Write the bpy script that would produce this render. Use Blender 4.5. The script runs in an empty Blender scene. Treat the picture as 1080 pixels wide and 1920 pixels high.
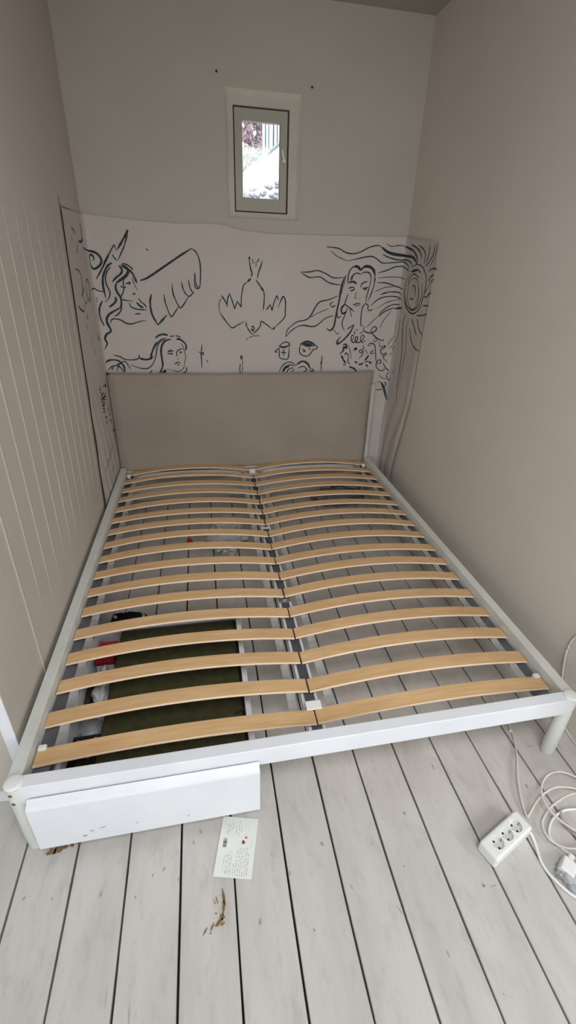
import bpy, bmesh, math, random
from mathutils import Vector, Matrix, noise
random.seed(7)
S = bpy.context.scene
C = S.collection
PI = math.pi

# ------------------------------------------------------------------ helpers
def link(o):
    C.objects.link(o)
    return o

def wloc(p):
    v = Vector((0, 0, 0))
    while p is not None:
        v += p.location
        p = p.parent
    return v

def obj(name, bm, m, parent=None, smooth=False, label=None):
    """link a bmesh (built in world coordinates) as ONE mesh object"""
    me = bpy.data.meshes.new(name)
    bmesh.ops.recalc_face_normals(bm, faces=bm.faces)
    bm.to_mesh(me); bm.free()
    if parent is not None:
        me.transform(Matrix.Translation(-wloc(parent)))
    if smooth:
        for p in me.polygons: p.use_smooth = True
    me.materials.append(m)
    o = link(bpy.data.objects.new(name, me))
    if parent is not None: o.parent = parent
    if label: o['label'] = label
    return o

def thing(name, label, cat, loc=(0, 0, 0), group=None):
    o = link(bpy.data.objects.new(name, None))
    o.empty_display_size = .05
    o.location = loc
    return tag(o, label, cat, group)

def tag(o, label, cat, group=None, kind=None):
    o['label'] = label; o['category'] = cat
    if group: o['group'] = group
    if kind: o['kind'] = kind
    return o

def struct(o):
    o['kind'] = 'structure'
    return o

def box(bm, x0, x1, y0, y1, z0, z1, bev=0, seg=2, rot=None, piv=None):
    vs = [bm.verts.new((x, y, z)) for x in (x0, x1) for y in (y0, y1) for z in (z0, z1)]
    f = [(0, 1, 3, 2), (4, 6, 7, 5), (0, 4, 5, 1), (2, 3, 7, 6), (0, 2, 6, 4), (1, 5, 7, 3)]
    fs = [bm.faces.new([vs[i] for i in q]) for q in f]
    geo = vs
    if bev:
        es = list({e for q in fs for e in q.edges})
        r = bmesh.ops.bevel(bm, geom=es, offset=bev, segments=seg, profile=.5, affect='EDGES')
        geo = list({v for q in r['faces'] for v in q.verts} | {v for v in vs if v.is_valid})
    if rot is not None:
        bmesh.ops.rotate(bm, verts=geo, cent=piv or (0, 0, 0), matrix=rot)
    return geo

def prism(bm, pts, axis, a, b):
    """extrude a closed 2-D outline along an axis"""
    def P(p, t):
        return {'x': (t, p[0], p[1]), 'y': (p[0], t, p[1]), 'z': (p[0], p[1], t)}[axis]
    A = [bm.verts.new(P(p, a)) for p in pts]; B = [bm.verts.new(P(p, b)) for p in pts]
    n = len(pts)
    bm.faces.new(A); bm.faces.new(B[::-1])
    for i in range(n):
        bm.faces.new((A[i], B[i], B[(i + 1) % n], A[(i + 1) % n]))

def lathe(bm, prof, c=(0, 0, 0), axis=(0, 0, 1), n=24, cap=True):
    """revolve (radius, height) profile round an axis"""
    q = Vector((0, 0, 1)).rotation_difference(Vector(axis).normalized())
    rings = []
    for r, h in prof:
        rings.append([bm.verts.new(Vector(c) + q @ Vector((r * math.cos(2 * PI * i / n), r * math.sin(2 * PI * i / n), h))) for i in range(n)])
    for a, b in zip(rings, rings[1:]):
        for i in range(n):
            bm.faces.new((a[i], a[(i + 1) % n], b[(i + 1) % n], b[i]))
    if cap:
        bm.faces.new(rings[0][::-1]); bm.faces.new(rings[-1])

def catmull(pts, sub=6):
    pts = [Vector(p) for p in pts]
    if len(pts) < 3:
        return [pts[0].lerp(pts[-1], i / 4) for i in range(5)]
    out = []
    P = [2 * pts[0] - pts[1]] + pts + [2 * pts[-1] - pts[-2]]
    for i in range(1, len(P) - 2):
        a, b, c, d = P[i - 1:i + 3]
        for k in range(sub):
            t = k / sub
            out.append(.5 * ((2 * b) + (c - a) * t + (2 * a - 5 * b + 4 * c - d) * t * t + (3 * b - a - 3 * c + d) * t ** 3))
    out.append(pts[-1])
    return out

def tube(bm, pts, r, n=8, smooth=True, sub=6):
    pts = catmull([Vector(p) for p in pts], sub) if smooth else [Vector(p) for p in pts]
    up = Vector((0, 0, 1)); prev = None
    for i, p in enumerate(pts):
        t = (pts[min(i + 1, len(pts) - 1)] - pts[max(i - 1, 0)]).normalized()
        s = t.cross(up)
        if s.length < .05: s = t.cross(Vector((1, 0, 0)))
        s.normalize(); u = s.cross(t)
        ring = [bm.verts.new(p + r * (math.cos(2 * PI * k / n) * s + math.sin(2 * PI * k / n) * u)) for k in range(n)]
        if prev:
            for k in range(n):
                bm.faces.new((prev[k], prev[(k + 1) % n], ring[(k + 1) % n], ring[k]))
        else:
            bm.faces.new(ring[::-1])
        prev = ring
    bm.faces.new(prev)

def B(): return bmesh.new()
def fbm(x, y, z=0, o=4): return noise.fractal(Vector((x, y, z)), 1.0, 2.0, o)
def sm(a, b, x):
    t = max(0, min(1, (x - a) / (b - a)))
    return t * t * (3 - 2 * t)

# ------------------------------------------------------------------ materials
def new_mat(name, col, rough=.6, spec=.4, metal=0):
    m = bpy.data.materials.new(name); m.use_nodes = True
    b = m.node_tree.nodes['Principled BSDF']
    b.inputs['Base Color'].default_value = (*col, 1)
    b.inputs['Roughness'].default_value = rough
    b.inputs['Specular IOR Level'].default_value = spec
    b.inputs['Metallic'].default_value = metal
    return m

def mottled(name, c1, c2, scale, rough=.6, bump=0, bscale=None, stretch=(1, 1, 1), spec=.3, lo=.35, hi=.65, detail=5, dist=.002):
    """two colours blended by noise, optional noise bump"""
    m = new_mat(name, c1, rough, spec)
    nt = m.node_tree; N = nt.nodes; L = nt.links
    tc = N.new('ShaderNodeTexCoord'); mp = N.new('ShaderNodeMapping'); mp.inputs['Scale'].default_value = stretch
    L.new(tc.outputs['Object'], mp.inputs['Vector'])
    ns = N.new('ShaderNodeTexNoise'); ns.inputs['Scale'].default_value = scale; ns.inputs['Detail'].default_value = detail
    L.new(mp.outputs['Vector'], ns.inputs['Vector'])
    cr = N.new('ShaderNodeValToRGB')
    cr.color_ramp.elements[0].position = lo; cr.color_ramp.elements[0].color = (*c1, 1)
    cr.color_ramp.elements[1].position = hi; cr.color_ramp.elements[1].color = (*c2, 1)
    L.new(ns.outputs['Fac'], cr.inputs['Fac'])
    L.new(cr.outputs['Color'], N['Principled BSDF'].inputs['Base Color'])
    if bump:
        n2 = N.new('ShaderNodeTexNoise'); n2.inputs['Scale'].default_value = bscale or scale * 4; n2.inputs['Detail'].default_value = 4
        L.new(mp.outputs['Vector'], n2.inputs['Vector'])
        bp = N.new('ShaderNodeBump'); bp.inputs['Strength'].default_value = bump; bp.inputs['Distance'].default_value = dist
        L.new(n2.outputs['Fac'], bp.inputs['Height']); L.new(bp.outputs['Normal'], N['Principled BSDF'].inputs['Normal'])
    return m

M = {}
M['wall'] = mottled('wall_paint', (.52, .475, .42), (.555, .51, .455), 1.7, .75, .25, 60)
M['wall_b'] = mottled('wall_paint_back_dimmed', (.475, .435, .385), (.51, .47, .42), 1.7, .75, .25, 60)  # same wall paint, with the back wall's dimness put into the colour
M['wall_r'] = mottled('wall_paint_right_lit', (.66, .605, .54), (.70, .645, .58), 1.4, .75, .2, 50)  # same wall paint, with the right wall's stronger light put into the colour
M['ceil'] = mottled('ceiling_paint', (.36, .335, .30), (.40, .375, .335), 1.2, .8)
M['sheet'] = mottled('mural_cotton', (.54, .495, .455), (.575, .53, .49), 2.2, .85, .25, 240)
M['ink'] = mottled('brush_ink', (.012, .022, .027), (.035, .055, .062), 18, .7)
M['ink_thin'] = mottled('dry_brush_ink', (.03, .042, .046), (.10, .115, .118), 60, .8)
M['cream'] = mottled('cream_lacquer', (.50, .475, .43), (.55, .525, .48), 9, .5)
M['wash'] = mottled('blue_wash', (.30, .36, .38), (.5, .52, .52), 12, .9)
M['white'] = mottled('white_lacquer', (.74, .765, .80), (.79, .81, .845), 6, .38, .05, 90, spec=.45)
M['gray_white'] = mottled('greyed_white_lacquer', (.62, .64, .60), (.70, .71, .67), 9, .42, .05, 90, spec=.45)
M['plastic'] = mottled('white_plastic', (.78, .79, .77), (.82, .83, .81), 8, .35)
M['plastic_g'] = mottled('grey_plastic', (.36, .33, .30), (.46, .43, .40), 8, .45)
M['cable'] = mottled('cable_sheath', (.62, .58, .53), (.70, .66, .61), 20, .45)
M['dark'] = new_mat('dark_hole', (.012, .011, .01), .8)
M['tape'] = mottled('dark_grey_tape', (.075, .075, .09), (.11, .11, .125), 25, .7)
M['ledge'] = mottled('grey_ledge', (.10, .10, .11), (.15, .15, .16), 14, .65)
M['metal'] = new_mat('galvanised', (.62, .65, .67), .35, .5, .9)
M['brass'] = new_mat('contact_metal', (.45, .42, .36), .35, .5, .9)
M['cover'] = mottled('greige_cotton', (.345, .295, .25), (.385, .33, .282), 3, .9, .35, 420, spec=.15)
M['ribbon'] = mottled('white_ribbon', (.55, .54, .53), (.66, .65, .64), 40, .8)
M['window'] = mottled('window_paint', (.485, .47, .405), (.525, .51, .445), 5, .5, .1, 80)
M['sash'] = mottled('sash_paint', (.385, .37, .31), (.42, .405, .345), 5, .5, .1, 80)
M['reveal'] = mottled('reveal_lit_gloss', (.74, .72, .65), (.80, .78, .71), 5, .35)  # lightened so the edges of the opening look lit
M['olive'] = mottled('olive_canvas', (.040, .039, .014), (.058, .056, .022), 30, .75, .3, 300)
M['red'] = mottled('red_cover', (.42, .02, .03), (.52, .035, .045), 8, .5)
M['brown'] = mottled('dark_brown', (.03, .02, .016), (.06, .04, .03), 15, .6)
M['rust'] = mottled('red_brown', (.16, .035, .02), (.22, .06, .035), 15, .6)
M['card'] = mottled('card_stock', (.74, .77, .72), (.78, .80, .75), 12, .6)
M['penink'] = new_mat('pen_ink', (.16, .17, .17), .7)
M['penfaint'] = new_mat('faint_print', (.45, .47, .45), .7)
M['print'] = new_mat('black_print', (.04, .04, .045), .6)
M['logo'] = new_mat('red_print', (.70, .05, .06), .6)
M['chip'] = mottled('bare_wood', (.16, .10, .045), (.26, .17, .08), 60, .8)
M['knot'] = mottled('knot', (.28, .26, .24), (.42, .40, .37), 50, .8)
M['stain'] = mottled('stain', (.50, .48, .455), (.55, .53, .505), 30, .8)
M['black'] = new_mat('black_metal', (.015, .015, .014), .45)

def wood():
    m = new_mat('birch_veneer', (.6, .4, .2), .5, .35)
    nt = m.node_tree; N = nt.nodes; L = nt.links
    tc = N.new('ShaderNodeTexCoord'); mp = N.new('ShaderNodeMapping')
    mp.inputs['Scale'].default_value = (1.6, 22, 22)
    L.new(tc.outputs['Object'], mp.inputs['Vector'])
    n1 = N.new('ShaderNodeTexNoise'); n1.inputs['Scale'].default_value = 3.2; n1.inputs['Detail'].default_value = 6; n1.inputs['Distortion'].default_value = .6
    L.new(mp.outputs['Vector'], n1.inputs['Vector'])
    cr = N.new('ShaderNodeValToRGB')
    e = cr.color_ramp.elements
    e[0].position = .25; e[0].color = (.60, .35, .14, 1)
    e[1].position = .75; e[1].color = (.76, .49, .235, 1)
    L.new(n1.outputs['Fac'], cr.inputs['Fac'])
    # broad tone changes from slat to slat
    mp2 = N.new('ShaderNodeMapping'); mp2.inputs['Scale'].default_value = (.5, 6, 1); L.new(tc.outputs['Object'], mp2.inputs['Vector'])
    n2 = N.new('ShaderNodeTexNoise'); n2.inputs['Scale'].default_value = 1.5; n2.inputs['Detail'].default_value = 2
    L.new(mp2.outputs['Vector'], n2.inputs['Vector'])
    hs = N.new('ShaderNodeHueSaturation'); hs.inputs['Saturation'].default_value = .93
    mr = N.new('ShaderNodeMapRange'); mr.inputs['To Min'].default_value = .84; mr.inputs['To Max'].default_value = 1.14
    L.new(n2.outputs['Fac'], mr.inputs['Value']); L.new(mr.outputs['Result'], hs.inputs['Value'])
    L.new(cr.outputs['Color'], hs.inputs['Color']); L.new(hs.outputs['Color'], N['Principled BSDF'].inputs['Base Color'])
    return m
M['wood'] = wood()
M['wood_edge'] = mottled('birch_edge', (.80, .60, .44), (.86, .68, .53), 20, .6, stretch=(.2, 1, 8))

def floor_mat():
    m = new_mat('painted_boards', (.6, .58, .55), .55, .35)
    nt = m.node_tree; N = nt.nodes; L = nt.links
    tc = N.new('ShaderNodeTexCoord')
    mp = N.new('ShaderNodeMapping'); mp.inputs['Scale'].default_value = (3.5, .9, 1); L.new(tc.outputs['Object'], mp.inputs['Vector'])
    n1 = N.new('ShaderNodeTexNoise'); n1.inputs['Scale'].default_value = 2.6; n1.inputs['Detail'].default_value = 7; n1.inputs['Roughness'].default_value = .62
    L.new(mp.outputs['Vector'], n1.inputs['Vector'])
    cr = N.new('ShaderNodeValToRGB'); e = cr.color_ramp.elements
    e[0].position = .28; e[0].color = (.48, .457, .422, 1)
    e[1].position = .60; e[1].color = (.583, .560, .528, 1)
    L.new(n1.outputs['Fac'], cr.inputs['Fac'])
    # scuffs
    mp3 = N.new('ShaderNodeMapping'); mp3.inputs['Scale'].default_value = (9, 3.2, 1); mp3.inputs['Rotation'].default_value = (0, 0, .25); L.new(tc.outputs['Object'], mp3.inputs['Vector'])
    n3 = N.new('ShaderNodeTexNoise'); n3.inputs['Scale'].default_value = 3; n3.inputs['Detail'].default_value = 9; n3.inputs['Roughness'].default_value = .7
    L.new(mp3.outputs['Vector'], n3.inputs['Vector'])
    c3 = N.new('ShaderNodeValToRGB'); c3.color_ramp.elements[0].position = .52; c3.color_ramp.elements[0].color = (1, 1, 1, 1)
    c3.color_ramp.elements[1].position = .78; c3.color_ramp.elements[1].color = (.66, .65, .63, 1)
    L.new(n3.outputs['Fac'], c3.inputs['Fac'])
    mx = N.new('ShaderNodeMixRGB'); mx.blend_type = 'MULTIPLY'; mx.inputs['Fac'].default_value = .7
    L.new(cr.outputs['Color'], mx.inputs['Color1']); L.new(c3.outputs['Color'], mx.inputs['Color2'])
    L.new(mx.outputs['Color'], N['Principled BSDF'].inputs['Base Color'])
    n2 = N.new('ShaderNodeTexNoise'); n2.inputs['Scale'].default_value = 45; n2.inputs['Detail'].default_value = 4
    L.new(mp.outputs['Vector'], n2.inputs['Vector'])
    bp = N.new('ShaderNodeBump'); bp.inputs['Strength'].default_value = .25; bp.inputs['Distance'].default_value = .002
    L.new(n2.outputs['Fac'], bp.inputs['Height']); L.new(bp.outputs['Normal'], N['Principled BSDF'].inputs['Normal'])
    return m
M['floor'] = floor_mat()

def film(name, col, alpha, rough=.25):
    m = new_mat(name, col, rough, .6)
    nt = m.node_tree; N = nt.nodes; L = nt.links
    tr = N.new('ShaderNodeBsdfTransparent'); mx = N.new('ShaderNodeMixShader')
    lw = N.new('ShaderNodeLayerWeight'); lw.inputs['Blend'].default_value = .35
    mr = N.new('ShaderNodeMapRange'); mr.inputs['To Min'].default_value = alpha; mr.inputs['To Max'].default_value = min(1, alpha + .35)
    L.new(lw.outputs['Facing'], mr.inputs['Value']); L.new(mr.outputs['Result'], mx.inputs['Fac'])
    L.new(tr.outputs['BSDF'], mx.inputs[1]); L.new(N['Principled BSDF'].outputs['BSDF'], mx.inputs[2])
    L.new(mx.outputs['Shader'], N['Material Output'].inputs['Surface'])
    return m
M['film'] = film('clear_film', (.62, .64, .66), .42)
M['film_w'] = film('milky_film', (.70, .70, .69), .72, .4)

def glass():
    m = bpy.data.materials.new('pane_glass'); m.use_nodes = True
    nt = m.node_tree; N = nt.nodes; L = nt.links
    N.remove(N['Principled BSDF'])
    tr = N.new('ShaderNodeBsdfTransparent'); tr.inputs['Color'].default_value = (.95, .97, .97, 1)
    gl = N.new('ShaderNodeBsdfGlossy'); gl.inputs['Roughness'].default_value = .05
    mx = N.new('ShaderNodeMixShader'); mx.inputs['Fac'].default_value = .05
    L.new(tr.outputs['BSDF'], mx.inputs[1]); L.new(gl.outputs['BSDF'], mx.inputs[2])
    L.new(mx.outputs['Shader'], N['Material Output'].inputs['Surface'])
    return m
M['glass'] = glass()

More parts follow.
